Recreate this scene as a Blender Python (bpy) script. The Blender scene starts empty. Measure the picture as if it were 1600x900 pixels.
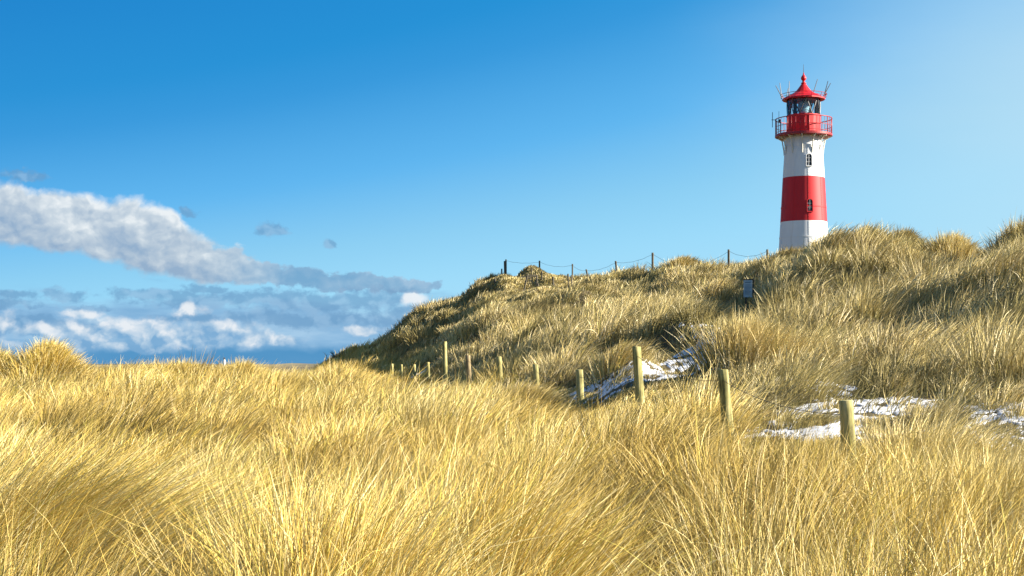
import bpy, bmesh, math, random
import numpy as np
from mathutils import Vector, Matrix

random.seed(7)
rng = np.random.default_rng(11)
scene = bpy.context.scene
COL = scene.collection
F = 2300.0                     # focal length in units of a 1600 wide picture
HOR = 568.0
def R(a): return math.radians(a)

# ------------------------------------------------------------------ materials
def new_mat(name):
    m = bpy.data.materials.new(name); m.use_nodes = True
    nt = m.node_tree; nt.nodes.clear()
    out = nt.nodes.new('ShaderNodeOutputMaterial')
    return m, nt, out
def nd(nt, t, **kw):
    n = nt.nodes.new(t)
    for k, v in kw.items(): setattr(n, k, v)
    return n
def lk(nt, a, b): nt.links.new(a, b)
def ramp(nt, fac, stops):
    r = nd(nt, 'ShaderNodeValToRGB')
    e = r.color_ramp.elements
    while len(e) < len(stops): e.new(0.5)
    for i, (p, c) in enumerate(stops):
        e[i].position = p; e[i].color = (c[0], c[1], c[2], 1)
    lk(nt, fac, r.inputs['Fac'])
    return r
def noise(nt, vec, scale, detail=4, rough=.55):
    n = nd(nt, 'ShaderNodeTexNoise'); n.inputs['Scale'].default_value = scale
    n.inputs['Detail'].default_value = detail; n.inputs['Roughness'].default_value = rough
    if vec is not None: lk(nt, vec, n.inputs['Vector'])
    return n
def paint_mat(name, c0, c1, rough=.45, nscale=3.0, streak=True, bump=.15, grime=None):
    """weathered paint / metal: two close tones mixed by noise, vertical streaks, a fine bump"""
    m, nt, out = new_mat(name)
    tc = nd(nt, 'ShaderNodeTexCoord')
    mp = nd(nt, 'ShaderNodeMapping'); lk(nt, tc.outputs['Object'], mp.inputs['Vector'])
    mp.inputs['Scale'].default_value = (1, 1, .12 if streak else 1)
    n1 = noise(nt, mp.outputs['Vector'], nscale, 6, .6)
    r = ramp(nt, n1.outputs['Fac'], [(.3, c0), (.7, c1)])
    col = r.outputs['Color']
    if grime:
        n3 = noise(nt, mp.outputs['Vector'], nscale * 2.3, 8, .65)
        rr = ramp(nt, n3.outputs['Fac'], [(.56, (0, 0, 0)), (.75, (.55, .55, .55))])
        mx = nd(nt, 'ShaderNodeMix', data_type='RGBA')
        lk(nt, rr.outputs['Color'], mx.inputs['Factor']); lk(nt, col, mx.inputs[6])
        mx.inputs[7].default_value = (*grime, 1); col = mx.outputs[2]
    n2 = noise(nt, tc.outputs['Object'], 25, 3)
    p = nd(nt, 'ShaderNodeBsdfPrincipled'); p.inputs['Roughness'].default_value = rough
    lk(nt, col, p.inputs['Base Color'])
    if bump >= .05:
        b = nd(nt, 'ShaderNodeBump'); b.inputs['Strength'].default_value = bump; b.inputs['Distance'].default_value = .02
        lk(nt, n2.outputs['Fac'], b.inputs['Height']); lk(nt, b.outputs['Normal'], p.inputs['Normal'])
    lk(nt, p.outputs['BSDF'], out.inputs['Surface'])
    return m
def wood_mat(name, dark, mid, light):
    m, nt, out = new_mat(name)
    tc = nd(nt, 'ShaderNodeTexCoord')
    oi = nd(nt, 'ShaderNodeObjectInfo')
    ad = nd(nt, 'ShaderNodeVectorMath', operation='ADD'); lk(nt, tc.outputs['Object'], ad.inputs[0])
    sc = nd(nt, 'ShaderNodeMath', operation='MULTIPLY'); lk(nt, oi.outputs['Random'], sc.inputs[0]); sc.inputs[1].default_value = 17.0
    lk(nt, sc.outputs[0], ad.inputs[1])
    mp = nd(nt, 'ShaderNodeMapping'); lk(nt, ad.outputs[0], mp.inputs['Vector']); mp.inputs['Scale'].default_value = (24, 24, 1.6)
    n1 = noise(nt, mp.outputs['Vector'], 1.0, 6, .62)
    n2 = noise(nt, ad.outputs[0], 6.0, 3)
    mxf = nd(nt, 'ShaderNodeMath', operation='MULTIPLY_ADD'); lk(nt, n1.outputs['Fac'], mxf.inputs[0]); mxf.inputs[1].default_value = .75
    s2 = nd(nt, 'ShaderNodeMath', operation='MULTIPLY'); lk(nt, n2.outputs['Fac'], s2.inputs[0]); s2.inputs[1].default_value = .3
    lk(nt, s2.outputs[0], mxf.inputs[2])
    r = ramp(nt, mxf.outputs[0], [(.38, dark), (.5, mid), (.66, light)])
    b = nd(nt, 'ShaderNodeBump'); b.inputs['Strength'].default_value = .6; b.inputs['Distance'].default_value = .01
    lk(nt, n1.outputs['Fac'], b.inputs['Height'])
    p = nd(nt, 'ShaderNodeBsdfPrincipled'); p.inputs['Roughness'].default_value = .85
    lk(nt, r.outputs['Color'], p.inputs['Base Color']); lk(nt, b.outputs['Normal'], p.inputs['Normal'])
    lk(nt, p.outputs['BSDF'], out.inputs['Surface'])
    return m

def grass_mat():
    m, nt, out = new_mat('dry_grass')
    at = nd(nt, 'ShaderNodeAttribute'); at.attribute_name = 'Col'
    d = nd(nt, 'ShaderNodeBsdfDiffuse'); t = nd(nt, 'ShaderNodeBsdfTranslucent')
    g = nd(nt, 'ShaderNodeBsdfGlossy'); g.inputs['Roughness'].default_value = .42
    g.inputs['Color'].default_value = (.9, .85, .7, 1)
    for s in (d, t): lk(nt, at.outputs['Color'], s.inputs['Color'])
    mx = nd(nt, 'ShaderNodeMixShader'); mx.inputs[0].default_value = .10
    lk(nt, d.outputs[0], mx.inputs[1]); lk(nt, t.outputs[0], mx.inputs[2])
    m2 = nd(nt, 'ShaderNodeMixShader'); m2.inputs[0].default_value = .035
    lk(nt, mx.outputs[0], m2.inputs[1]); lk(nt, g.outputs[0], m2.inputs[2])
    lk(nt, m2.outputs[0], out.inputs['Surface'])
    return m
def ground_mat():
    m, nt, out = new_mat('sand_and_litter')
    tc = nd(nt, 'ShaderNodeTexCoord')
    n1 = noise(nt, tc.outputs['Object'], 1.3, 8, .65); n2 = noise(nt, tc.outputs['Object'], 18, 6, .7)
    a = nd(nt, 'ShaderNodeMath', operation='ADD'); lk(nt, n1.outputs['Fac'], a.inputs[0]); lk(nt, n2.outputs['Fac'], a.inputs[1])
    h = nd(nt, 'ShaderNodeMath', operation='MULTIPLY'); lk(nt, a.outputs[0], h.inputs[0]); h.inputs[1].default_value = .5
    r = ramp(nt, h.outputs[0], [(.35, (.055, .042, .02)), (.5, (.12, .09, .04)), (.68, (.24, .185, .09))])
    b = nd(nt, 'ShaderNodeBump'); b.inputs['Strength'].default_value = .8; b.inputs['Distance'].default_value = .05
    lk(nt, n2.outputs['Fac'], b.inputs['Height'])
    p = nd(nt, 'ShaderNodeBsdfPrincipled'); p.inputs['Roughness'].default_value = .95
    lk(nt, r.outputs['Color'], p.inputs['Base Color']); lk(nt, b.outputs['Normal'], p.inputs['Normal'])
    lk(nt, p.outputs['BSDF'], out.inputs['Surface'])
    return m
def snow_mat():
    m, nt, out = new_mat('thin_snow')
    tc = nd(nt, 'ShaderNodeTexCoord')
    n1 = noise(nt, tc.outputs['Object'], 9, 6, .7); n2 = noise(nt, tc.outputs['Object'], 60, 4)
    r = ramp(nt, n1.outputs['Fac'], [(.38, (.62, .58, .52)), (.56, (.88, .89, .91))])
    b = nd(nt, 'ShaderNodeBump'); b.inputs['Strength'].default_value = .35; b.inputs['Distance'].default_value = .02
    lk(nt, n2.outputs['Fac'], b.inputs['Height'])
    p = nd(nt, 'ShaderNodeBsdfPrincipled'); p.inputs['Roughness'].default_value = .7
    lk(nt, r.outputs['Color'], p.inputs['Base Color']); lk(nt, b.outputs['Normal'], p.inputs['Normal'])
    lk(nt, p.outputs['BSDF'], out.inputs['Surface'])
    return m
def glass_mat():
    m, nt, out = new_mat('lantern_glass')
    p = nd(nt, 'ShaderNodeBsdfGlossy'); p.inputs['Roughness'].default_value = .02
    t = nd(nt, 'ShaderNodeBsdfTransparent'); t.inputs['Color'].default_value = (.72, .86, .92, 1)
    fr = nd(nt, 'ShaderNodeFresnel'); fr.inputs['IOR'].default_value = 1.5
    mx = nd(nt, 'ShaderNodeMixShader'); lk(nt, fr.outputs[0], mx.inputs[0])
    lk(nt, t.outputs[0], mx.inputs[1]); lk(nt, p.outputs[0], mx.inputs[2])
    lk(nt, mx.outputs[0], out.inputs['Surface'])
    return m

M = dict(
    white=paint_mat('white_paint', (.72, .72, .71), (.80, .80, .79), .6, 1.2, True, .01, (.66, .62, .54)),
    red=paint_mat('red_paint', (.50, .004, .008), (.60, .006, .011), .6, 1.8, True, .015, (.36, .01, .012)),
    redroof=paint_mat('red_roof_paint', (.50, .004, .008), (.60, .006, .011), .5, 3, True, .1),
    dark=paint_mat('dark_metal', (.035, .035, .04), (.07, .06, .06), .5, 5, False, .1),
    railred=paint_mat('rail_red_paint', (.30, .015, .018), (.40, .02, .022), .45, 5, False, .05),
    cream=paint_mat('cream_paint', (.62, .58, .48), (.74, .70, .60), .5, 4, False, .1),
    pane=paint_mat('dark_window_glass', (.012, .016, .024), (.03, .04, .055), .08, 2, False, 0),
    lens=paint_mat('lens_glass', (.30, .42, .46), (.55, .66, .68), .1, 6, False, 0),
    glass=glass_mat(), grass=grass_mat(), ground=ground_mat(), snow=snow_mat(),
    post=wood_mat('mossy_post_wood', (.10, .085, .028), (.29, .255, .08), (.52, .44, .20)),
    brownpost=wood_mat('brown_post_wood', (.11, .08, .042), (.24, .175, .085), (.38, .29, .15)),
    darkpost=wood_mat('dark_weathered_wood', (.04, .035, .022), (.085, .07, .045), (.15, .125, .08)),
    wire=paint_mat('rusty_wire', (.05, .04, .03), (.10, .075, .055), .6, 8, False, 0),
    twig=paint_mat('dark_twigs', (.035, .03, .018), (.08, .065, .035), .9, 4, False, .2),
    board=paint_mat('grey_blue_board', (.46, .52, .52), (.54, .60, .60), .5, 4, False, .05),
    letter=paint_mat('pale_lettering', (.12, .16, .18), (.18, .22, .24), .6, 4, False, 0),
    fardune=paint_mat('far_dune_heath', (.10, .085, .05), (.34, .27, .13), .95, .02, False, 0),
)

M['pane'].node_tree.nodes['Principled BSDF'].inputs['Specular IOR Level'].default_value = .12
M['pane'].node_tree.nodes['Principled BSDF'].inputs['Roughness'].default_value = .3

# ------------------------------------------------------------------ object helpers
def link(o, parent=None):
    COL.objects.link(o)
    if parent is not None: o.parent = parent
    return o
def obj(name, bm, mat, parent=None, smooth=False):
    me = bpy.data.meshes.new(name)
    bmesh.ops.recalc_face_normals(bm, faces=bm.faces)
    bm.to_mesh(me); bm.free()
    for m in (mat if isinstance(mat, (list, tuple)) else [mat]): me.materials.append(m)
    if smooth: me.polygons.foreach_set('use_smooth', [True] * len(me.polygons))
    return link(bpy.data.objects.new(name, me), parent)
def tag(o, label=None, cat=None, group=None, kind=None):
    for k, v in (('label', label), ('category', cat), ('group', group), ('kind', kind)):
        if v: o[k] = v
    return o
def empty(name, loc):
    o = bpy.data.objects.new(name, None); o.location = loc; o.empty_display_size = .3
    return link(o)
def lathe(bm, prof, n=48, cap_top=True, cap_bot=False, a0=0.0):
    rings = []
    for r, z in prof:
        rings.append([bm.verts.new((r * math.cos(a0 + 2 * math.pi * i / n), r * math.sin(a0 + 2 * math.pi * i / n), z)) for i in range(n)])
    for a, b in zip(rings, rings[1:]):
        for i in range(n):
            bm.faces.new((a[i], a[(i + 1) % n], b[(i + 1) % n], b[i]))
    if cap_top: bm.faces.new(rings[-1])
    if cap_bot: bm.faces.new(rings[0])
    return rings
def tube(bm, pts, r, n=6, r2=None, cap=True):
    pts = [Vector(p) for p in pts]; rings = []
    for i, p in enumerate(pts):
        t = (pts[min(i + 1, len(pts) - 1)] - pts[max(i - 1, 0)]).normalized()
        a = t.orthogonal().normalized() if i == 0 else (rings_a - t * rings_a.dot(t)).normalized()
        rings_a = a
        b = t.cross(a)
        rr = r if r2 is None else r + (r2 - r) * i / max(1, len(pts) - 1)
        rings.append([bm.verts.new(p + a * rr * math.cos(2 * math.pi * k / n) + b * rr * math.sin(2 * math.pi * k / n)) for k in range(n)])
    for u, v in zip(rings, rings[1:]):
        for k in range(n): bm.faces.new((u[k], u[(k + 1) % n], v[(k + 1) % n], v[k]))
    if cap:
        bm.faces.new(rings[0][::-1]); bm.faces.new(rings[-1])
def torus(bm, R_, r, z, n=48, m=6):
    rings = []
    for i in range(n):
        a = 2 * math.pi * i / n
        rings.append([bm.verts.new(((R_ + r * math.cos(2 * math.pi * k / m)) * math.cos(a), (R_ + r * math.cos(2 * math.pi * k / m)) * math.sin(a), z + r * math.sin(2 * math.pi * k / m))) for k in range(m)])
    for i in range(n):
        u, v = rings[i], rings[(i + 1) % n]
        for k in range(m): bm.faces.new((u[k], v[k], v[(k + 1) % m], u[(k + 1) % m]))
def box(bm, c, s, rot=None, bevel=0):
    mt = Matrix.Translation(c) @ (rot if rot is not None else Matrix.Identity(4)) @ Matrix.Diagonal((*s, 1))
    g = bmesh.ops.create_cube(bm, size=1, matrix=mt)
    if bevel:
        es = list({e for v in g['verts'] for e in v.link_edges})
        bmesh.ops.bevel(bm, geom=es, offset=bevel, segments=2, affect='EDGES')

# ------------------------------------------------------------------ value noise on arrays
def _hash(ix, iy, seed):
    h = (ix.astype(np.int64) * 374761393 + iy.astype(np.int64) * 668265263 + seed * 1442695041) & 0x7fffffff
    h = ((h ^ (h >> 13)) * 1274126177) & 0x7fffffff
    return ((h ^ (h >> 16)) & 0xffff) / 65535.0
def vnoise(x, y, seed=0):
    ix = np.floor(x); iy = np.floor(y); fx = x - ix; fy = y - iy
    fx = fx * fx * (3 - 2 * fx); fy = fy * fy * (3 - 2 * fy)
    a = _hash(ix, iy, seed); b = _hash(ix + 1, iy, seed); c = _hash(ix, iy + 1, seed); d = _hash(ix + 1, iy + 1, seed)
    return (a + (b - a) * fx) * (1 - fy) + (c + (d - c) * fx) * fy - .5
def fnoise(x, y, seed=0, o=3):
    s = 0; a = 1.0
    for k in range(o):
        s = s + a * vnoise(x * 2 ** k + 13.7 * k, y * 2 ** k - 7.1 * k, seed + k); a *= .5
    return s

# ------------------------------------------------------------------ terrain
NEAR = [(0, -1.64), (3, -1.62), (6, -1.58)]
FARL = [(80, -1.7), (130, -2.3), (300, -2.7), (9000, -3.2)]
COLS = {
    -2500: [(10, -1.45), (20, -1.2), (38, -.8), (55, -.9)] + FARL,
    -300: [(10, -1.35), (20, -1.12), (36, -.95), (50, -1.0)] + FARL,
    0:    [(10, -1.35), (20, -1.12), (36, -.92), (48, -1.0)] + FARL,
    130:  [(10, -1.35), (20, -1.12), (36, -.90), (48, -.95)] + FARL,
    200:  [(10, -1.35), (20, -1.10), (36, -.78), (50, -.80)] + FARL,
    400:  [(10, -1.36), (20, -1.10), (36, -.85), (54, -.92)] + FARL,
    480:  [(10, -1.36), (20, -1.12), (38, -1.0), (62, -1.1), (95, -1.0), (160, -2.0), (300, -2.7), (9000, -3.2)],
    520:  [(10, -1.37), (20, -1.05), (40, -.70), (70, -.72), (100, -.45), (115, .0), (130, -.3), (200, -2), (400, -2.8), (9000, -3.2)],
    560:  [(10, -1.37), (20, -1.05), (40, -.85), (75, -.72), (95, -.2), (112, .5), (125, .5), (180, -1), (400, -2.8), (9000, -3.2)],
    600:  [(10, -1.37), (20, -1.08), (40, -.95), (72, -.78), (95, .6), (112, 1.75), (125, 1.8), (190, 0), (400, -2.5), (9000, -3.2)],
    650:  [(10, -1.37), (20, -1.08), (40, -.98), (58, -.80), (72, -.15), (92, 1.5), (110, 3.2), (125, 3.3), (200, 1.5), (400, -2), (9000, -3.2)],
    700:  [(10, -1.37), (20, -1.10), (40, -.92), (54, -.62), (75, .85), (105, 4.45), (122, 4.6), (200, 3), (400, -1), (9000, -3.2)],
    780:  [(10, -1.38), (20, -1.12), (30, -1.0), (38, -.72), (50, .05), (70, 2.0), (86, 3.9), (94, 4.9), (100, 5.8), (120, 5.8), (200, 4), (400, 0), (9000, -3.2)],
    850:  [(10, -1.38), (20, -1.12), (26, -1.02), (32, -.72), (38, -.15), (50, .75), (70, 2.6), (85, 4.05), (95, 5.55), (115, 5.65), (200, 4.5), (400, 0), (9000, -3.2)],
    920:  [(10, -1.38), (20, -1.05), (27, -.75), (32, -.38), (38, .15), (50, 1.0), (68, 2.7), (82, 4.15), (90, 5.35), (110, 5.6), (200, 4.5), (400, 0), (9000, -3.2)],
    1000: [(10, -1.38), (18, -1.02), (22, -.72), (26, -.33), (30, .05), (38, .5), (50, 1.25), (66, 2.7), (85, 4.6), (105, 5.0), (200, 4.5), (400, 0), (9000, -3.2)],
    1100: [(10, -1.38), (18, -.98), (23, -.58), (28, .0), (33, .42), (42, .9), (52, 1.6), (66, 3.2), (80, 5.0), (100, 5.2), (200, 4.5), (400, 0), (9000, -3.2)],
    1170: [(10, -1.38), (18, -.97), (22, -.6), (27, .02), (34, .48), (42, .9), (51, 1.5), (64, 3.1), (78, 4.85), (99, 5.1), (200, 4.5), (400, 0), (9000, -3.2)],
    1230: [(10, -1.38), (14, -1.12), (18, -.92), (21, -.55), (26, .05), (34, .75), (46, 1.9), (60, 3.3), (72, 4.4), (99, 4.6), (200, 4.5), (400, 0), (9000, -3.2)],
    1300: [(10, -1.38), (14, -1.10), (18, -.85), (21, -.48), (25, .05), (33, .95), (46, 2.6), (64, 4.5), (99, 4.7), (200, 4.5), (400, 0), (9000, -3.2)],
    1350: [(10, -1.38), (14, -1.10), (18, -.85), (21, -.45), (25, .08), (32, 1.0), (45, 2.85), (60, 4.6), (99, 4.8), (200, 4.5), (400, 0), (9000, -3.2)],
    1440: [(10, -1.38), (14, -1.12), (18, -.85), (21, -.35), (25, .2), (32, 1.15), (44, 2.5), (55, 3.35), (99, 3.7), (200, 4.3), (400, 0), (9000, -3.2)],
    1520: [(10, -1.38), (14, -1.14), (18, -.82), (20, -.4), (25, .35), (34, 1.4), (42, 2.1), (50, 2.55), (90, 3.3), (200, 3.5), (400, 0), (9000, -3.2)],
    1600: [(10, -1.38), (14, -1.16), (17, -.9), (19, -.5), (25, .5), (35, 1.9), (45, 3.15), (60, 3.3), (100, 4.2), (200, 4.2), (400, 0), (9000, -3.2)],
    1750: [(10, -1.38), (14, -1.15), (17, -.8), (25, .7), (34, 2.1), (42, 3.3), (60, 3.5), (200, 4.2), (400, 0), (9000, -3.2)],
    4200: [(10, -1.3), (14, -1.0), (20, .0), (30, 1.8), (38, 3.4), (60, 3.8), (200, 4), (400, 0), (9000, -3.2)],
}
PXS = np.array(sorted(COLS), float)
UU = (PXS - 800) / F
LG = np.linspace(math.log(1.0), math.log(9000.0), 900)
def prof(tab):
    t = NEAR + tab
    d = np.array([a for a, _ in t], float); z = np.array([b for _, b in t], float)
    v = np.interp(np.exp(LG), d, z)
    k = np.hanning(23); k /= k.sum()
    return np.convolve(np.pad(v, 11, mode='edge'), k, mode='valid')
TAB = np.array([prof(COLS[p]) for p in sorted(COLS)])
# hummocks: (px, distance, height, radius x, radius y)
BUMPS = [(72, 38, .62, .62, 1.0), (-12, 38, .50, .5, .9), (285, 42, .10, .7, 1), (375, 46, .14, .5, 1), (130, 37, .12, .9, 1.2),
         (1062, 82, .55, .9, 1.5), (1225, 72, .05, .8, 1.3), (1350, 60, .42, 1.3, 1.5), (1412, 57, .85, .6, 1.2), (1490, 52, .35, .7, 1.2),
         (805, 26.5, .10, .8, .9), (1590, 45, .35, 1.2, 1.5), (835, 96, .08, 1.2, 2), (1165, 43.5, -.40, 1.1, 3.5), (1160, 25.5, .18, .7, .8), (962, 29, .12, .5, .6),
         (40, 17, .32, 1.2, 1.4), (640, 11, .12, .9, 1.0)]
def at(px, d): return ((px - 800) / F * d, d)
def H(x, y):
    x = np.asarray(x, float); y = np.asarray(y, float)
    rr = np.hypot(x, y)
    yy = np.maximum(y, .25 * rr + .5)
    u = np.clip(x / yy, UU[0], UU[-1])
    lg = np.log(np.clip(yy, 1.0, 8999.0))
    fi = (lg - LG[0]) / (LG[1] - LG[0]); i0 = np.clip(np.floor(fi).astype(int), 0, len(LG) - 2); ft = np.clip(fi - i0, 0, 1)
    j = np.clip(np.searchsorted(UU, u) - 1, 0, len(UU) - 2)
    s = np.clip((u - UU[j]) / (UU[j + 1] - UU[j]), 0, 1); s = .5 * s + .5 * s * s * (3 - 2 * s)
    a = TAB[j, i0] * (1 - ft) + TAB[j, i0 + 1] * ft
    b = TAB[j + 1, i0] * (1 - ft) + TAB[j + 1, i0 + 1] * ft
    z = a * (1 - s) + b * s
    hill = np.clip((z + 1.0) / 1.2, 0, 1) * np.clip((yy - 18) / 12, 0, 1) * np.clip((260 - yy) / 100, 0, 1)
    hill = hill * np.clip((800 + u * F - 440) / 110, 0, 1)
    z = z + (.07 + .10 * hill) * fnoise(x * .8, y * .55, 3) * np.clip((500 - yy) / 300, 0, 1)
    z = z + .75 * hill * fnoise((x - .55 * y) * .33 + 3, (y + .3 * x) * .085, 9, 3)
    z = z + 1.15 * hill * (np.clip(fnoise(x * .50 + .22 * y, y * .26, 19, 2) + .05, -.25, .7) - .06)
    for p0, d0_, p1, d1_, h, wd in ((545, 100, 770, 84, .55, 1.0), (600, 92, 800, 72, .45, .9)):
        (ax_, ay_), (bx_, by_) = at(p0, d0_), at(p1, d1_)
        L2 = (bx_ - ax_) ** 2 + (by_ - ay_) ** 2
        t = ((x - ax_) * (bx_ - ax_) + (y - ay_) * (by_ - ay_)) / L2
        dist = ((x - ax_) * (by_ - ay_) - (y - ay_) * (bx_ - ax_)) / math.sqrt(L2)
        z = z + h * np.exp(-(dist / wd) ** 2) * np.clip(t * 5, 0, 1) * np.clip((1 - t) * 5, 0, 1)
    for px, d, h, ax, ay in BUMPS:
        cx, cy = at(px, d)
        z = z + h * np.exp(-((x - cx) / ax) ** 2 - ((y - cy) / ay) ** 2)
    return z
def hz(x, y): return float(H(np.array([x]), np.array([y]))[0])

def grid_object(name, X, Y, Z, mat, wrap=False):
    na, nr = X.shape
    V = np.stack([X, Y, Z], -1).reshape(-1, 3)
    idx = np.arange(na * nr).reshape(na, nr)
    a = idx; b = np.roll(idx, -1, 0)
    if not wrap: a = a[:-1]; b = b[:-1]
    q = np.stack([a[:, :-1], a[:, 1:], b[:, 1:], b[:, :-1]], -1).reshape(-1, 4)
    return raw_mesh(name, V, q, mat)
def raw_mesh(name, V, q, mat, col=None, parent=None):
    me = bpy.data.meshes.new(name)
    me.vertices.add(len(V)); me.vertices.foreach_set('co', np.ascontiguousarray(V, np.float32).ravel())
    me.loops.add(q.size); me.loops.foreach_set('vertex_index', np.ascontiguousarray(q, np.int32).ravel())
    me.polygons.add(len(q)); me.polygons.foreach_set('loop_start', np.arange(0, q.size, 4, dtype=np.int32))
    me.polygons.foreach_set('use_smooth', np.ones(len(q), bool))
    me.update(calc_edges=True)
    if col is not None:
        at_ = me.color_attributes.new('Col', 'FLOAT_COLOR', 'POINT')
        at_.data.foreach_set('color', np.ascontiguousarray(col, np.float32).ravel())
    me.materials.append(mat)
    return link(bpy.data.objects.new(name, me), parent)

ang = np.concatenate([np.linspace(-26, 26, 420), np.linspace(27, 333, 120)])
rad = np.concatenate([[.05], np.exp(np.linspace(math.log(1.2), math.log(140), 420)), np.exp(np.linspace(math.log(150), math.log(8000), 50))])
A, RR = np.meshgrid(np.radians(ang), rad, indexing='ij')
GX, GY = RR * np.sin(A), RR * np.cos(A)
g = grid_object('ground', GX, GY, H(GX, GY), M['ground'], wrap=True)
tag(g, 'sandy dune ground under the dry grass', None, None, 'structure')

# ------------------------------------------------------------------ snow lying on the path
SNOW = [  # px, distance, half width, half depth, shear
    (895, 30, 1.1, 1.8), (960, 28, 1.3, 2.0), (1020, 27.5, 1.5, 2.0), (1075, 29, 1.2, 2.0), (1120, 32, 1.1, 2.4), (1100, 30, .9, 1.6),
    (1235, 18.6, .6, 1.4), (1275, 19.0, .6, 1.8), (1310, 19.4, .6, 1.6), (1370, 19.8, .8, 1.0), (1415, 20.0, .5, .7), (1280, 22, .4, 1.0), (1330, 17.3, .5, .8),
    (1555, 18.2, .7, 1.5), (1600, 18.0, .7, 1.8), (1660, 17.5, .8, 1.4), (1500, 16.8, .4, .5), (1440, 17.2, .5, .4), (1590, 15.8, .5, .5), (1480, 17.6, .5, .5), (1560, 16.3, .6, .5), (1400, 18.6, .4, .5), (1530, 17.4, .4, .6),
    (700, 42, 1.0, 2.0), (735, 38, .8, 1.5), (650, 60, 1.2, 3), (670, 64, 1, 3), (1565, 33, .18, .5), 
    (930, 7.0, .25, .4), (470, 6.6, .25, .3), (1240, 8.3, .3, .4), (1500, 10.5, .35, .6), (1380, 12.6, .4, .5), (1110, 12, .2, .3), (1345, 18.2, .35, .6)]
def snow_mask(x, y):
    m = np.full(np.shape(x), -1.0)
    for px, d, a, b in SNOW:
        cx, cy = at(px, d)
        m = np.maximum(m, 1 - ((x - cx) / a) ** 2 - ((y - cy) / b) ** 2)
    return m
SA, SR = np.meshgrid(np.radians(np.linspace(-9, 26, 760)), np.exp(np.linspace(math.log(6), math.log(75), 1000)), indexing='ij')
SX, SY = SR * np.sin(SA), SR * np.cos(SA)
sm = np.clip(snow_mask(SX, SY), -1, 1)
SZ = H(SX, SY) + np.clip(.05 * sm + .14 * fnoise(SX * 2.0 + SY * .8, SY * 2.4, 31, 4) + .15 * fnoise(SX * 9, SY * 6, 35, 4) - .012, -.08, .014) + .006 * fnoise(SX * 5, SY * 4, 37, 2)
keep = sm > -.9
V = np.stack([SX, SY, SZ], -1)
idx = np.arange(SX.size).reshape(SX.shape)
q = np.stack([idx[:-1, :-1], idx[:-1, 1:], idx[1:, 1:], idx[1:, :-1]], -1)[keep[:-1, :-1] & keep[1:, 1:]].reshape(-1, 4)
us, inv = np.unique(q.ravel(), return_inverse=True)
s_ = raw_mesh('snow', V.reshape(-1, 3)[us], inv.reshape(-1, 4), M['snow'])
tag(s_, 'thin broken snow lying on the sandy path', None, None, 'stuff')

# ------------------------------------------------------------------ grass
RIDGE = [  # px top, distance, top row, lean px, label, half width m
    (790.6, 101, 405.5, 0, 'tallest dark post of the pair at the far left end of the ridge', .05),
    (788.3, 102, 408, -1, 'shorter dark post of the pair at the far left end of the ridge', .05),
    (784.0, 101, 420, 0, 'short dark post below the pair at the far left of the ridge', .045),
    (843.0, 101, 407.5, 0, 'upright skyline post right of the pale grassy hump', .05),
    (894.4, 98, 412.5, 0, 'thin upright skyline post between the hump and two leaning posts', .045),
    (916.0, 92, 421, -6.5, 'short skyline post leaning to the left', .05),
    (962.0, 88, 408, -5, 'long skyline post leaning to the left', .055),
    (1019.8, 85, 395, 0, 'tallest upright skyline post in the middle of the wire', .06),
    (1138.6, 80, 390, 0, 'upright skyline post second left of the lighthouse', .055),
    (1199.0, 77, 390, 0, 'last skyline post beside the left foot of the lighthouse', .055),
    (1270.4, 69, 379, 0, 'small post in front of the white base of the lighthouse', .05),
    (830.8, 93, 420, 0, 'post on the slope just under the pale grassy hump', .045),
    (846.4, 91, 424, 0, 'post on the slope under the upright skyline post', .045),
    (838.6, 86, 430, 0, 'long thin post on the slope with a stump beside it', .045),
    (840.6, 85.5, 443, 0, 'dark stump beside a long thin post on the slope', .055),
    (864.2, 87, 432.5, 0, 'dark upright post on the slope right of the stump', .055),
    (887.6, 88, 428, -1, 'first of two short posts on the slope below the thin skyline post', .045),
    (893.0, 88, 430, 0, 'second of two short posts on the slope below the thin skyline post', .045),
    (824.6, 87, 427.6, 10, 'post leaning far to the right on the slope left of the stump', .045),
    (785.5, 94, 430, 0, 'post standing alone on the left shoulder of the slope', .045),
    (773.5, 92, 435, 0, 'lowest left post on the shoulder of the slope', .05),
]
LOW = [  # px of the top, distance, row of the top, radius, lean in px, material, label
    (1322, 14.0, 626.5, .068, -9, 'post', 'nearest low round post, tallest in the picture, beside the bright snow patch'),
    (1129.5, 18.3, 578, .068, -13, 'post', 'second low post from the right, leaning left in front of a bushy tussock'),
    (994.5, 22.0, 542, .068, -8, 'post', 'taller round post with snow of the path behind it'),
    (905, 27.0, 578, .068, -3, 'post', 'low post at the left end of the long snow patch'),
    (836.5, 32.0, 569.5, .060, -5, 'post', 'small low post just right of the dark olive tussock'),
    (779.5, 36.0, 557.5, .070, -3, 'post', 'low greenish post right of the reddish brown post'),
    (731, 40.0, 555.5, .068, -4, 'brownpost', 'reddish brown low post between a tall post and a greenish post'),
    (694.5, 44.0, 534, .072, -2, 'post', 'tall slim post rising above the row where the dune foot begins'),
    (668.5, 52.0, 566, .06, -2, 'post', 'short post first left of the tall slim post'),
    (647, 57.0, 569.5, .06, -1, 'post', 'short post second left of the tall slim post'),
    (627, 62.0, 569.5, .06, -1, 'post', 'short far post with a pale top, third left of the tall slim post'),
    (612.5, 67.0, 568.5, .06, -1, 'post', 'tiny far post fourth left of the tall slim post'),
    (598, 73.0, 572, .06, -1, 'post', 'tiny farthest post at the left end of the row'),
]
GOLD = np.array([1.0, .965, .98]) * np.array([[.74, .57, .15], [.82, .67, .25], [.64, .45, .085], [.88, .77, .40], [.48, .43, .075], [.34, .22, .055]])
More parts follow.
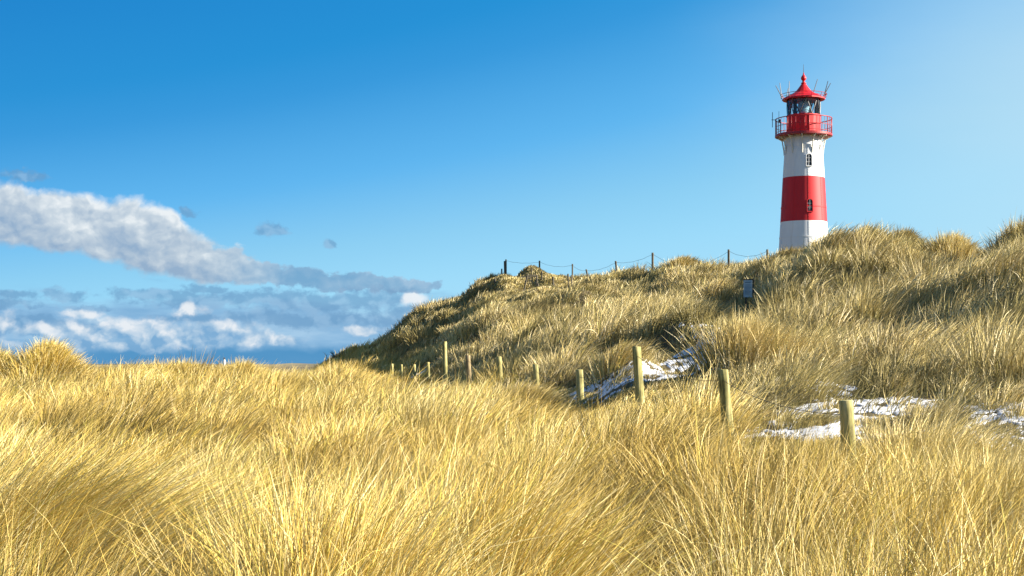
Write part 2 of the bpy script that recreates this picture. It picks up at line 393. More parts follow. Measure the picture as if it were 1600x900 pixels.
DUNE = np.array([1.04, .99, 1.06]) * np.array([[.60, .48, .17], [.70, .58, .26], [.46, .36, .11], [.78, .68, .38], [.32, .29, .085], [.24, .165, .055]])
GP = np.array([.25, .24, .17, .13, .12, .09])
WIND = np.array([1.0, .12])
def px_of(x, y): return 800 + x / np.maximum(y, .1) * F
def make_blades(P, rad_dir, L, w, nseg, dune, stiff, seed, lean=None, tw=None, brown=None, tone=None):
    """P n x 3 roots, rad_dir n x 2 outward lean in its tussock, w half width; returns verts, quads, colours"""
    n = len(P); r = np.random.default_rng(seed)
    wx = fnoise(P[:, 0] * .45, P[:, 1] * .3, 51); wy = fnoise(P[:, 0] * .45, P[:, 1] * .3, 77)
    wind = np.stack([WIND[0] + .7 * wx, WIND[1] + .9 * wy], 1)
    if tw is not None: wind = wind + tw + np.stack([np.clip((9 - P[:, 1]) / 5, 0, 1) * .45, np.zeros(n)], 1)
    wind = wind * (1 - .45 * np.clip((px_of(P[:, 0], P[:, 1]) - 820) / 250, 0, 1) * np.clip((15 - P[:, 1]) / 3, 0, 1))[:, None]
    ln = (.30 if lean is None else lean)
    ln = ln * (1 + .9 * fnoise(P[:, 0] * .6 + 9, P[:, 1] * .4, 91))
    d0 = np.concatenate([rad_dir * .60 + wind * (ln * .55)[:, None] + r.normal(0, .17, (n, 2)), np.ones((n, 1))], 1)
    d1 = np.concatenate([rad_dir * 1.0 + wind * (ln * 1.6)[:, None] + r.normal(0, .27, (n, 2)), (np.clip(.80 - stiff + r.normal(0, .22, n), -.3, 1.2))[:, None]], 1)
    d0 /= np.linalg.norm(d0, axis=1)[:, None]; d1 /= np.maximum(np.linalg.norm(d1, axis=1)[:, None], .2)
    pts = [P]; dirs = []
    for k in range(nseg):
        t = ((k + .5) / nseg) ** 1.3
        d = d0 * (1 - t) + d1 * t; d /= np.linalg.norm(d, axis=1)[:, None]
        dirs.append(d); pts.append(pts[-1] + d * (L / nseg)[:, None])
    view = P / np.maximum(np.linalg.norm(P, axis=1)[:, None], .1)
    th = r.uniform(-1.25, 1.25, n)
    V = np.empty((n, nseg + 1, 2, 3), np.float32)
    for k in range(nseg + 1):
        t = dirs[min(k, nseg - 1)]
        s = np.cross(t, view); s /= np.maximum(np.linalg.norm(s, axis=1)[:, None], 1e-4)
        b = np.cross(s, t)
        side = s * np.cos(th)[:, None] + b * np.sin(th)[:, None]
        ww = w * (1 - .92 * (k / nseg) ** 1.8)
        V[:, k, 0] = pts[k] - side * ww[:, None]; V[:, k, 1] = pts[k] + side * ww[:, None]
    base = (np.arange(n) * (nseg + 1) * 2)[:, None]
    qs = []
    for k in range(nseg): qs.append(base + np.array([[2 * k, 2 * k + 1, 2 * k + 3, 2 * k + 2]]))
    Q = np.stack(qs, 1).reshape(-1, 4)
    # colour: mixed straw tones, patches of browner and greener grass, olive sheath near the root
    ci = r.choice(6, n, p=GP); cg = GOLD[ci]; cd = DUNE[ci]
    c = cg * (1 - dune)[:, None] + cd * dune[:, None]
    pn = fnoise(P[:, 0] * .7, P[:, 1] * .35, 121)
    pb = np.clip(pn * 2.2, 0, .7)[:, None]
    c = c * (1 - pb) + np.array([.38, .25, .06]) * pb * (1 - dune)[:, None] + np.array([.27, .215, .085]) * pb * dune[:, None]
    pg = np.clip(-pn * 1.5 - .15, 0, .5)[:, None] * (1 - .3 * dune)[:, None]
    c = c * (1 - pg) + np.array([.70, .58, .26]) * pg
    if brown is not None:
        bb = brown[:, None]
        c = c * (1 - bb) + (np.array([.46, .32, .085]) * (1 - dune)[:, None] + np.array([.38, .31, .115]) * dune[:, None]) * bb
        c = c * tone[:, None]
    c = c * r.uniform(.8, 1.2, n)[:, None]
    olive = np.array([.29, .27, .06])
    C = np.empty((n, nseg + 1, 2, 4), np.float32); C[..., 3] = 1
    og = r.uniform(.1, .7, n)
    for k in range(nseg + 1):
        t = k / nseg; f = (np.clip(.75 - t * 1.5, 0, 1) * og)[:, None]
        C[:, k, :, :3] = (c * (1 - f) + olive * f)[:, None, :]
    return V.reshape(-1, 3), Q, C.reshape(-1, 4)
class Acc:
    def __init__(s): s.V = []; s.Q = []; s.C = []; s.n = 0
    def add(s, v, q, c): s.V.append(v); s.Q.append(q + s.n); s.C.append(c); s.n += len(v)
    def build(s, name):
        return raw_mesh(name, np.concatenate(s.V), np.concatenate(s.Q), M['grass'], np.concatenate(s.C))
def dune_fac(x, y):
    """0 in the golden meadow, 1 on the paler dune beyond the post line"""
    p = px_of(x, y)
    line = np.interp(p, [450, 600, 700, 800, 900, 1000, 1100, 1200, 1300, 1400, 1600, 1800], [200, 90, 46, 36, 28, 23, 20, 18, 15.5, 14.5, 13, 12])
    return np.clip((y - line) / (line * .18) + .5 + .6 * fnoise(x * .4, y * .3, 201), 0, 1)

LOWZ = [(1290, 16.3, 120, 2.4, .55), (985, 23.5, 150, 3.4, .60), (1570, 15.3, 110, 2.2, .50), (1150, 45, 60, 9, .80), (660, 47, 70, 10, .50), (810, 33, 55, 5.5, .42), (840, 90, 90, 15, .66), (1080, 28.5, 95, 6, .72), (630, 50, 85, 17, .62)]
def low_fac(x, y):
    """shorter grass along the trodden path, around the posts and on the windy left end of the ridge"""
    f = np.ones_like(x)
    for px, d, *_ in LOW:
        cx, cy = at(px, d); f = np.minimum(f, 1 - .78 * np.exp(-((x - cx) / .55) ** 2 - ((y - cy + .09 * d) / (.10 * d)) ** 2))
    for px, d, *_ in RIDGE:
        cx, cy = at(px, d); f = np.minimum(f, 1 - .55 * np.exp(-((x - cx) / .55) ** 2 - ((y - cy + 4.5) / 5.5) ** 2))
    p = px_of(x, y)
    for px, d, a, b, k in LOWZ:
        f = np.minimum(f, 1 - k * np.exp(-((p - px) / a) ** 4 - ((y - d) / b) ** 4))
    m = snow_mask(x, y + .6)
    return f * (1 - .45 * np.clip(m + .6, 0, 1))
PIX = 1472.0
UB = .43
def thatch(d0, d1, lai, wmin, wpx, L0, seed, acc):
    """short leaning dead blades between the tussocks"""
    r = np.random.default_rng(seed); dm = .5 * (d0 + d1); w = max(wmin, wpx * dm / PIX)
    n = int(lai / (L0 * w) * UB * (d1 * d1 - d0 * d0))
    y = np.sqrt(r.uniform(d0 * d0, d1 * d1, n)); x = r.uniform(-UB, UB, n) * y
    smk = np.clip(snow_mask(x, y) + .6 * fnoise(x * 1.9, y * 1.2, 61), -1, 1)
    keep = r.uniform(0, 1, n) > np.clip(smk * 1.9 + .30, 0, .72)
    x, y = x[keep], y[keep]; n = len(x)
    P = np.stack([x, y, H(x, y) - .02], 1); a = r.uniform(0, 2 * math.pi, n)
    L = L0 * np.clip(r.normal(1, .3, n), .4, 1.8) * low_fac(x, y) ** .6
    V, Q, C = make_blades(P, np.stack([np.cos(a), np.sin(a)], 1) * .55, L, np.full(n, w * .5), 3, dune_fac(x, y), r.uniform(.1, .5, n), seed + 1, None, np.zeros((n, 2)), np.full(n, .8), r.uniform(.35, .75, n))  # dead brown litter, its tone lowered to paint extra shade into the gaps
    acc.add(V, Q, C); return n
def tussocks(d0, d1, spacing, rad0, lai, wmin, wpx, L0, nseg, seed, acc, fill=.9, fan=1.0):
    """a jittered field of separate tussocks, each a fan of blades with its own lean, height and tone"""
    r = np.random.default_rng(seed); dm = .5 * (d0 + d1); w = max(wmin, wpx * dm / PIX)
    gx, gy = np.meshgrid(np.arange(-UB * d1, UB * d1, spacing), np.arange(d0, d1, spacing * .92), indexing='ij')
    gx = gx + (np.arange(gx.shape[1]) % 2)[None, :] * spacing * .5
    cx = (gx + r.uniform(-.42, .42, gx.shape) * spacing).ravel(); cy = (gy + r.uniform(-.42, .42, gx.shape) * spacing).ravel()
    ok = (np.abs(cx) < UB * cy + rad0) & (r.uniform(0, 1, cx.shape) < fill)
    cx, cy = cx[ok], cy[ok]; nt = len(cx)
    size = np.clip(r.lognormal(0, .32, nt), .5, 1.9) * (1 + .5 * fnoise(cx * .22, cy * .15, 71))
    sm_ = snow_mask(cx, cy)
    size = size * np.clip(1.0 - .75 * np.clip(sm_ + .3, 0, 1), .42, 1)
    tw = np.stack([r.normal(0, .32, nt), r.normal(0, .40, nt)], 1); tone = np.clip(r.normal(.97, .15, nt), .62, 1.3); brown = np.clip(r.normal(.16, .38, nt), 0, .9)
    hgt = np.clip(r.normal(.97, .18, nt), .6, 1.4) * np.clip(size, .6, 1.5) ** .45 * low_fac(cx, cy)
    per = np.maximum(6, (lai * math.pi * (rad0 * size) ** 2 / (L0 * hgt * w)).astype(int))
    tid = np.repeat(np.arange(nt), per); n = len(tid)
    rho = r.uniform(0, 1, n) ** .62; a = r.uniform(0, 2 * math.pi, n)
    rr_ = rho * rad0 * size[tid]
    x = cx[tid] + rr_ * np.cos(a); y = cy[tid] + rr_ * np.sin(a)
    P = np.stack([x, y, H(x, y) - .02], 1)
    L = L0 * hgt[tid] * np.clip(r.normal(1, .15, n), .5, 1.35) * (1 - .45 * rho ** 2)
    V, Q, C = make_blades(P, np.stack([np.cos(a), np.sin(a)], 1) * (rho * fan)[:, None], L, np.full(n, w * .5) * r.uniform(.7, 1.3, n), nseg, dune_fac(x, y),
                          r.uniform(.1, .5, n), seed + 1, None, tw[tid], brown[tid], tone[tid])
    acc.add(V, Q, C); return n
tot = 0; acc = Acc()
edges = [3.4, 5, 6.5, 8, 10, 12.5, 15.5, 19]
for i in range(len(edges) - 1):
    e0, e1 = edges[i], edges[i + 1]
    Lm = .90 if e0 < 6 else .80 if e0 < 8 else .68 if e0 < 10 else .62 if e0 < 15 else .60
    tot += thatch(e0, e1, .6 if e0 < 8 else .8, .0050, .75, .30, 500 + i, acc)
    tot += tussocks(e0, e1, .86, .45, 2.7 if e0 < 12 else 3.0, .0050, .78, Lm, 6 if e0 < 10 else 5, 520 + i, acc, .86, .72 if e0 < 8 else .95)
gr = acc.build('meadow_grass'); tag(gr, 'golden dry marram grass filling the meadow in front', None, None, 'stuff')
acc = Acc()
edges = [19, 24, 30, 37, 46, 57, 70, 86, 104, 128]
for i in range(len(edges) - 1):
    e0, e1 = edges[i], edges[i + 1]
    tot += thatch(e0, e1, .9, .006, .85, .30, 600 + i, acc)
    sp_ = .95 if e0 < 30 else 1.1 if e0 < 46 else 1.2
    tot += tussocks(e0, e1, sp_, sp_ * .58, 2.3, .0056, .80 if e0 < 30 else .68, .66 if e0 < 30 else .72 if e0 < 57 else .66, 4, 620 + i, acc, .92, .95)
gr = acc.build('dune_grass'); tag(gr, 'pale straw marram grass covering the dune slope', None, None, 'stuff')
print('blades', tot)

# single tussocks that stand out
TUS = [
    (72, 38, 1.05, 5200, 0, 'big round golden tussock standing against the low clouds'),
    (-10, 38, .8, 2600, 0, 'golden tussock cut by the left edge of the picture'),
    (283, 44, .75, 2200, 0, 'wide low tussock on the meadow skyline nearer the round mound'),
    (375, 46, .62, 1500, 0, 'spiky upright tussock on the meadow skyline beside the far tiny tower'),
    (805, 26.5, .75, 3000, .7, 'dark olive tussock in front of the row of low posts', .58, .3),
    (1063, 82, 1.1, 2200, .9, 'pointed tussock under the wire on the ridge skyline'),
    (1228, 72, 1.2, 2400, .9, 'tussock at the foot of the red and white lighthouse'),
    (1350, 60, 1.5, 3800, .9, 'tall crest tussock just right of the lighthouse'),
    (1412, 57, .7, 2400, .9, 'narrow crest tussock with an upright spiky top'),
    (1490, 52, .9, 2300, .9, 'rounded crest tussock before the dip in the ridge'),
    (1160, 25.5, .75, 2200, .9, 'bushy tussock behind the leaning post by the snow'),
    (962, 29, .42, 900, .7, 'small tussock rising out of the snow on the path', .55, .3),
    (10, 8.6, .95, 5200, 0, 'large brownish golden tussock swept over to the right at the lower left edge', 1.0, .62),
    (500, 6.7, .42, 2600, 0, 'fanned out golden tussock at the bottom edge with green stems at its root', .98, .25),
    (735, 7.6, .5, 2600, 0, 'pale tall tussock in the lower middle of the meadow', .95, .45),
    (1590, 45, 1.3, 2600, .9, 'dark topped tussock at the right end of the ridge'),
]
for k, (px, d, rr_, n, df, lab, *ex) in enumerate(TUS):
    Lt, le = ex if ex else (.80, .2)
    cx, cy = at(px, d); r = np.random.default_rng(900 + k)
    a = r.uniform(0, 2 * math.pi, n); q_ = np.abs(r.normal(0, .5, n)) * rr_
    x = cx + q_ * np.cos(a); y = cy + q_ * np.sin(a)
    P = np.stack([x, y, H(x, y) - .02], 1)
    w = max(.0068, .8 * d / PIX)
    L = Lt * np.clip(r.normal(1, .16, n), .5, 1.4)
    rd = np.stack([np.cos(a), np.sin(a)], 1) * np.clip(q_ / rr_, 0, 1.3)[:, None]
    V, Q, C = make_blades(P - np.array([cx, cy, 0]) + np.array([cx, cy, 0]), rd, L, np.full(n, w * .5) * r.uniform(.7, 1.3, n), 4, np.full(n, df), r.uniform(.1, .45, n), 950 + k, le)
    base = np.array([cx, cy, hz(cx, cy)])
    o = raw_mesh('grass_tussock', V - base, Q, M['grass'], C); o.location = base
    tag(o, lab, 'grass tussock', 'tussocks standing out of the grass')

# ------------------------------------------------------------------ lighthouse
D = 99.0
LX, LY = (1255.6 - 800) / F * D, D
LZ = hz(LX, LY) - .15
def zy(y): return (HOR - y) * D / F - LZ        # picture row at the limb -> height above the base
k_ = D / F
lh = empty('lighthouse', (LX, LY, LZ))
tag(lh, 'white lighthouse with broad red band, red gallery and red pointed roof behind the dune', 'lighthouse')
TR = [(0, 1.86), (zy(400), 1.69), (zy(385), 1.63), (zy(347.5), 1.545), (zy(278.5), 1.385), (zy(230), 1.25), (zy(209), 1.165)]
def trad(z): return float(np.interp(z, [a for a, _ in TR], [b for _, b in TR]))
def section(name, z0, z1, mat, extra=0, steps=8, cap=False):
    bm = bmesh.new()
    lathe(bm, [(trad(z0 + (z1 - z0) * i / steps) + extra, z0 + (z1 - z0) * i / steps) for i in range(steps + 1)], 72, cap, False)
    # flanges: ring seams and riveted vertical seams
    return obj(name, bm, mat, lh, True)
zb0, zb1, zt = zy(347.5), zy(278.5), zy(209)
section('tower_section', -.3, zb0, M['white'])
section('red_band', zb0, zb1, M['red'])
section('tower_section', zb1, zt, M['white'], cap=True)
def seam(z0, z1, mat, ang_deg, name='plate_seam'):
    bm = bmesh.new(); a = R(ang_deg)
    ra = Matrix.Rotation(a, 4, 'Z')
    n = 10
    for i in range(n):
        za, zb = z0 + (z1 - z0) * i / n, z0 + (z1 - z0) * (i + 1) / n
        vs = []
        for z, off in ((za, 0), (zb, 0)):
            r_ = trad(z)
            vs.append([ra @ Vector((r_ - .02, -.045, z)), ra @ Vector((r_ + .010, -.045, z)), ra @ Vector((r_ + .010, .045, z)), ra @ Vector((r_ - .02, .045, z))])
        A_ = [bm.verts.new(v) for v in vs[0]]; B_ = [bm.verts.new(v) for v in vs[1]]
        for k in range(3): bm.faces.new((A_[k], A_[k + 1], B_[k + 1], B_[k]))
    m = int((z1 - z0) / .16)
    for i in range(m):
        z = z0 + .08 + i * .16
        bmesh.ops.create_icosphere(bm, subdivisions=1, radius=.020, matrix=ra @ Matrix.Translation((trad(z) + .008, 0, z)))
    obj(name, bm, mat, lh)
for dg in range(0, 360, 40):
    az = -88 + dg
    seam(-.2, zb0 - .02, M['white'], az); seam(zb0 + .02, zb1 - .02, M['red'], az); seam(zb1 + .02, zt - .9, M['white'], az)
for yy, mat in ((372, 'white'), (325, 'red'), (230, 'white')):
    bm = bmesh.new(); z = zy(yy); r_ = trad(z)
    lathe(bm, [(r_ - .02, z - .045), (r_ + .022, z - .045), (r_ + .022, z + .045), (r_ - .02, z + .045)], 72, False)
    obj('ring_seam', bm, M[mat], lh)
# gallery: deck, brackets, railing
zd = zy(213)
bm = bmesh.new()
lathe(bm, [(1.0, zd - .02), (1.84, zd - .05), (1.90, zd - .04), (1.90, zd + .10), (1.84, zd + .12), (1.0, zd + .12)], 64, False)
obj('gallery_deck', bm, M['railred'], lh)
for i in range(12):
    a = R(-90 + 15 + 30 * i)
    bm = bmesh.new(); ra = Matrix.Rotation(a, 4, 'Z')
    pr = [(trad(zd - 1.25) + .0, -1.25), (trad(zd - .9) + .05, -.9), (trad(zd - .6) + .14, -.55), (1.42, -.28), (1.62, -.14), (1.78, -.07)]
    tube(bm, [ra @ Vector((x, 0, zd + z)) for x, z in pr], .042, 6)
    tube(bm, [ra @ Vector((1.12, 0, zd - .10)), ra @ Vector((1.80, 0, zd - .10))], .035, 6)
    obj('bracket', bm, M['cream'], lh)
RAILR = 1.87; ztop = zd + 1.14
bm = bmesh.new()
torus(bm, RAILR, .032, ztop, 72); torus(bm, RAILR, .018, zd + .62, 72); torus(bm, RAILR, .018, zd + .22, 72)
for i in range(40):
    a = 2 * math.pi * i / 40
    p = (RAILR * math.cos(a), RAILR * math.sin(a))
    tube(bm, [(*p, zd + .1), (*p, ztop)], .028 if i % 5 == 0 else .013, 5)
obj('railing', bm, M['railred'], lh, True)
# lantern
zp = zy(181); ze = zy(156)
bm = bmesh.new()
lathe(bm, [(1.12, zd + .1), (1.12, zp - .07), (1.155, zp - .06), (1.155, zp), (1.05, zp + .01)], 24, True, a0=R(7.5))
obj('lantern_drum', bm, M['red'], lh)
bm = bmesh.new()
for i in range(24):
    a = R(7.5 + 15 * i)
    if i % 2 == 0: tube(bm, [(1.125 * math.cos(a), 1.125 * math.sin(a), zd + .12), (1.125 * math.cos(a), 1.125 * math.sin(a), zp - .08)], .02, 5)
obj('drum_seam', bm, M['red'], lh)
bm = bmesh.new(); lathe(bm, [(1.095, zp + .01), (1.095, ze + .05)], 24, False, a0=R(7.5)); glz = obj('lantern_glazing', bm, M['glass'], lh)
bm = bmesh.new()
nb_ = 8
for i in range(nb_):
    a = R(-70 + 45 * i); b = a + R(22.5); c = a - R(22.5)
    lo = Vector((1.10 * math.cos(a), 1.10 * math.sin(a), zp))
    for e in (b, c):
        hi = Vector((1.10 * math.cos(e), 1.10 * math.sin(e), ze + .05)); mid = lo.lerp(hi, .5); mid.xy = mid.xy.normalized() * 1.10
        tube(bm, [lo, mid, hi], .034, 5)
obj('glazing_bars', bm, M['dark'], glz)
bm = bmesh.new()
lathe(bm, [(.12, zp), (.2, zp + .1), (.3, zp + .2), (.36, zp + .45), (.40, zp + .6), (.36, zp + .8), (.26, zp + .98), (.1, ze)], 20, True)
for j in range(6): torus(bm, .385 - .05 * abs(j - 2.5) / 2.5, .022, zp + .25 + .13 * j, 24, 5)
obj('lens', bm, M['lens'], lh, True)
bm = bmesh.new()
lathe(bm, [(.16, zp - .3), (.16, zp + .05)], 12, True); obj('lens_pedestal', bm, M['dark'], lh)
for sx in (-.62, .62):
    bm = bmesh.new(); box(bm, (sx * .8, .35, zp + .55), (.22, .10, 1.1), bevel=.01); obj('equipment_cabinet', bm, M['dark'], lh)
# roof
za = zy(130.5)
bm = bmesh.new()
lathe(bm, [(1.05, ze + .06), (1.34, ze - .04), (1.43, ze - .02), (1.43, ze + .06), (1.26, ze + .16), (1.05, ze + .27), (.78, ze + .40), (.54, ze + .55), (.34, ze + .80), (.21, za - .12), (.13, za)], 16, True, True, a0=R(11.25))
roof = obj('roof', bm, M['redroof'], lh)
zb = zy(122)
bm = bmesh.new()
lathe(bm, [(.14, za - .02), (.17, za), (.17, za + .05), (.09, za + .08), (.09, zb - .17), (.14, zb - .13), (.175, zb - .06), (.18, zb), (.165, zb + .07), (.11, zb + .15), (.05, zb + .22), (.03, zb + .36)], 20, True)
obj('finial', bm, M['redroof'], roof, True)
bm = bmesh.new(); tube(bm, [(0, 0, zb + .3), (0, 0, zy(100.5))], .022, 6, .010); obj('lightning_rod', bm, M['dark'], roof)
bm = bmesh.new()
zr = ze + .33
torus(bm, 1.52, .018, zr, 60, 5); torus(bm, 1.50, .014, zr - .16, 60, 5)
for i in range(12):
    a = R(30 * i + 10); tube(bm, [(1.40 * math.cos(a), 1.40 * math.sin(a), ze + .02), (1.52 * math.cos(a), 1.52 * math.sin(a), zr)], .016, 5)
obj('roof_rail', bm, M['railred'], lh)
def zpx(zx, zyy):   # pixel of the enlarged crop -> offset from the tower axis and height
    px = 1180 + zx / 5.627; py = 90 + zyy / 5.627
    return (px - 1255.6) * k_, zy(py)
for (ax, ay, bx_, by_, dep) in ((230, 340, 180, 245, -.3), (250, 315, 216, 222, .6), (325, 300, 300, 208, 1.1), (299, 305, 290, 270, 1.15),
                               (525, 290, 548, 190, 1.1), (585, 335, 640, 205, -.5), (606, 335, 663, 225, .3)):
    x0, z0 = zpx(ax, ay); x1, z1 = zpx(bx_, by_)
    yd = math.sqrt(max(0, 1.5 ** 2 - x0 * x0)) * (1 if dep > 0 else -1)
    lo = Vector((x0, yd, zr - .14)); yt = yd * 1.12; kk = (D + yt) / F
    hi = Vector(((1180 + bx_ / 5.627 - 800) * kk - LX, yt, (HOR - 90 - by_ / 5.627) * kk - LZ))
    bm = bmesh.new(); tube(bm, [lo, lo.lerp(hi, .5), hi], .034, 5, .022); obj('antenna', bm, M['dark'], lh)
bm = bmesh.new()
x0, z0 = zpx(612, 330); x1, z1 = zpx(632, 312); box(bm, (.5 * (x0 + x1) + .02, .1, .5 * (z0 + z1)), (.16, .1, .09), Matrix.Rotation(R(-35), 4, 'Y'), .01); obj('floodlight', bm, M['dark'], lh)
bm = bmesh.new()
xa = -2.13; zc = zpx(142, 552)[1]
tube(bm, [(-RAILR, -.2, zc), (xa - .06, -.2, zc)], .022, 5)
tube(bm, [(xa, -.2, zpx(0, 618)[1]), (xa, -.2, zpx(0, 485)[1])], .022, 5)
tube(bm, [(-1.76, -.55, ztop - .1), (-1.76, -.55, zpx(0, 485)[1])], .014, 5)
box(bm, (-1.72, -.55, zd + .95), (.16, .1, .2), None, .01)
obj('gallery_antenna', bm, M['dark'], lh)
# windows with round heads
def arch_pts(w, h, n=10):
    pts = [(-w, 0), (w, 0)]
    for i in range(n + 1):
        a = math.pi * i / n
        pts.append((w * math.cos(a), h - w + w * math.sin(a)))
    return pts
def win(ybot, ytop, px):
    z0, z1 = zy(ybot), zy(ytop); h = z1 - z0; w = .175
    ang_ = math.asin(max(-1, min(1, (px - 1255.6) * k_ / trad((z0 + z1) / 2)))) - math.pi / 2
    r_ = trad(z0 + h * .5)
    slope = math.atan2(trad(z0) - trad(z1), h)
    mt = Matrix.Rotation(ang_ + math.pi / 2, 4, 'Z') @ Matrix.Translation((0, -r_, z0)) @ Matrix.Rotation(-slope, 4, 'X')
    def prism(bm, pts, y0, y1, hole=None):
        if hole is None:
            a = [bm.verts.new(mt @ Vector((x, y0, z))) for x, z in pts]; b = [bm.verts.new(mt @ Vector((x, y1, z))) for x, z in pts]
            bm.faces.new(a); bm.faces.new(b[::-1])
            for i in range(len(pts)): bm.faces.new((a[i], a[(i + 1) % len(pts)], b[(i + 1) % len(pts)], b[i]))
        else:
            L_ = [[bm.verts.new(mt @ Vector((x, y, z))) for x, z in q] for q, y in ((pts, y0), (hole, y0), (hole, y1), (pts, y1))]
            n = len(pts)
            for i in range(n):
                j = (i + 1) % n
                for s in range(4): bm.faces.new((L_[s][i], L_[s][j], L_[(s + 1) % 4][j], L_[(s + 1) % 4][i]))
    bm = bmesh.new()
    out = [(x * 1.0 + (.035 if x > 0 else -.035), z - .05 if z <= 0 else z + .05 * (z - h * .5) / h) for x, z in arch_pts(w, h)]
    prism(bm, out, .05, -.09, arch_pts(w, h))
    fr = obj('window', bm, M['white' if ytop < 270 else 'red'], lh)
    bm = bmesh.new(); prism(bm, arch_pts(w + .004, h), .04, -.035); obj('pane', bm, M['pane'], fr)
    bm = bmesh.new()
    for x, zz, sx, sz in ((0, h * .5, .016, h), (0, h * .33, 2 * w, .016), (0, h * .66, 2 * w, .016)):
        box(bm, mt @ Vector((x, -.045, zz)), (sx, .03, sz), Matrix.Rotation(ang_ + math.pi / 2, 4, 'Z'))
    obj('glazing_bars', bm, M['white' if ytop < 270 else 'board'], fr)
win(263, 244.5, 1257.8); win(333.5, 315, 1258.2)

# ------------------------------------------------------------------ posts and wires
def post_at(px, d, ytop, rad_, lean_px, mat, name, label, cat='post', group=None, lean_d=0, zbase=None, rough=.006, sink=.25):
    x, y = at(px, d); z = hz(x, y)
    zt_ = (HOR - ytop) * d / F
    h = zt_ - z + sink
    lx = lean_px * d / F
    o = None
    bm = bmesh.new(); n = 16
    rings = []
    steps = 8
    sd = rng.uniform(0, 50)
    for i in range(steps + 1):
        t = i / steps; zz = h * t
        c = Vector((lx * (t - 1), lean_d * (t - 1), zz))
        rr_ = rad_ * (1.06 - .08 * t)
        ring = []
        for k in range(n):
            a = 2 * math.pi * k / n
            f = 1 + (math.sin(a * 3 + sd) * .02 + math.sin(a * 5 + sd * 2 + t * 2) * .018 + math.sin(a * 2 + t * 5 + sd) * .02)
            ring.append(bm.verts.new(c + Vector((rr_ * f * math.cos(a), rr_ * f * math.sin(a), 0))))
        rings.append(ring)
    c = Vector((0, 0, h + rad_ * .10)); tilt = rng.normal(0, .05)
    cap = [bm.verts.new(Vector((v.co.x * .86, v.co.y * .86, h + rad_ * .12 + v.co.x * tilt))) for v in rings[-1]]
    rings.append(cap)
    for a, b in zip(rings, rings[1:]):
        for k in range(n): bm.faces.new((a[k], a[(k + 1) % n], b[(k + 1) % n], b[k]))
    bm.faces.new(cap)
    o = obj(name, bm, mat, None, True)
    o.location = (x, y, z - sink)
    for p in o.data.polygons[-1:]: p.use_smooth = False
    tag(o, label, cat, group)
    return Vector((x, y, zt_))
tops = [post_at(px, d, yt, r_, lp, M[mt], 'wooden_post', lab, 'post', 'low posts along the path') for px, d, yt, r_, lp, mt, lab in LOW]
def wire(a, b, sag, label, r_=.0035, name='fence_wire', n=14, twist=0):
    bm = bmesh.new(); a, b = Vector(a), Vector(b)
    tube(bm, [a.lerp(b, i / n) - Vector((0, 0, sag * 4 * (i / n) * (1 - i / n))) + Vector((0, 0, twist * math.sin(i * 1.7))) for i in range(n + 1)], r_, 5)
    o = obj(name, bm, M['wire'], None, True)
    tag(o, label, 'wire', 'wires between the posts')
dz = Vector((0, 0, -.13))
wlab = ['wire from the nearest post to the leaning post', 'wire from the leaning post to the taller post by the snow', 'wire over the long snow patch between two posts',
        'wire from the left end of the snow to the small low post', 'wire behind the dark olive tussock between low posts', 'wire between the greenish post and the reddish brown post',
        'wire from the reddish brown post to the tall slim post']
for i, lab in enumerate(wlab):
    wire(tops[i] + dz, tops[i + 1] + dz, .10 + .02 * i, lab)
rt = {}
for px, d, yt, lp, lab, r_ in RIDGE:
    rt[px] = post_at(px, d, yt, r_ * 1.1, lp, M['darkpost'], 'fence_post', lab, 'fence post', 'dark fence posts on the ridge')
chain = [790.6, 843.0, 894.4, 916.0, 962.0, 1019.8, 1138.6, 1199.0]
cl = ['wire from the left end pair to the skyline post by the hump', 'wire above the pale hump between two upright posts', 'wire falling from the thin post to the short leaning post',
      'wire rising between the two leaning posts', 'wire from the long leaning post to the tallest skyline post', 'long sagging wire over the pointed ridge tussock', 'wire between the last two posts before the lighthouse']
for a, b, lab, sg in zip(chain, chain[1:], cl, (.12, .2, .12, .15, .18, .75, .28)):
    wire(rt[a] + Vector((0, 0, -.08)), rt[b] + Vector((0, 0, -.08)), sg, lab, .008, twist=.012)
chain2 = [773.5, 785.5, 830.8, 846.4, 864.2, 887.6]
for a, b, lab in zip(chain2, chain2[1:], ['thin wire across the left shoulder posts', 'thin wire from the shoulder to the post under the hump', 'thin wire between two posts under the hump', 'thin wire to the dark upright slope post', 'thin wire to the first of the two short posts']):
    wire(rt[a] + Vector((0, 0, -.15)), rt[b] + Vector((0, 0, -.15)), .12, lab, .006)

# ------------------------------------------------------------------ information sign on the slope
sd = 51.0; sx_, sy_ = at(1169.5, sd); szg = hz(sx_, sy_)
sp = sd / F
sg = empty('information_sign', (sx_, sy_, szg)); sg.rotation_euler = (0, 0, R(-14))
tag(sg, 'grey blue notice board on two dark wooden legs in the dune grass', 'sign')
zt_ = (HOR - 437.5) * sp - szg; zb_ = (HOR - 464.5) * sp - szg
bm = bmesh.new(); box(bm, (-.02, 0, (zt_ + zb_) / 2), (.30, .025, zt_ - zb_), None, .004); obj('board', bm, M['board'], sg)
bm = bmesh.new(); zz = zt_ - .10
for row in range(9):
    if row == 0: box(bm, (-.02, -.0145, zt_ - .08), (.20, .004, .028)); continue
    ww = .22 - .05 * ((row * 7) % 3) / 2
    box(bm, (-.02 - (.22 - ww) / 2, -.0145, zt_ - .125 - row * .045), (ww, .004, .014))
obj('lettering', bm, M['letter'], sg)
for lx_, top in ((-.085, zb_ + .12), (.155, zt_ + .03)):
    bm = bmesh.new(); box(bm, (lx_, .06, (top - .4) / 2), (.075, .085, top + .4), None, .008); obj('leg', bm, M['darkpost'], sg)
bm = bmesh.new(); box(bm, (-.005, .02, zt_ + .02), (.37, .10, .03), None, .006); obj('top_rail', bm, M['darkpost'], sg)

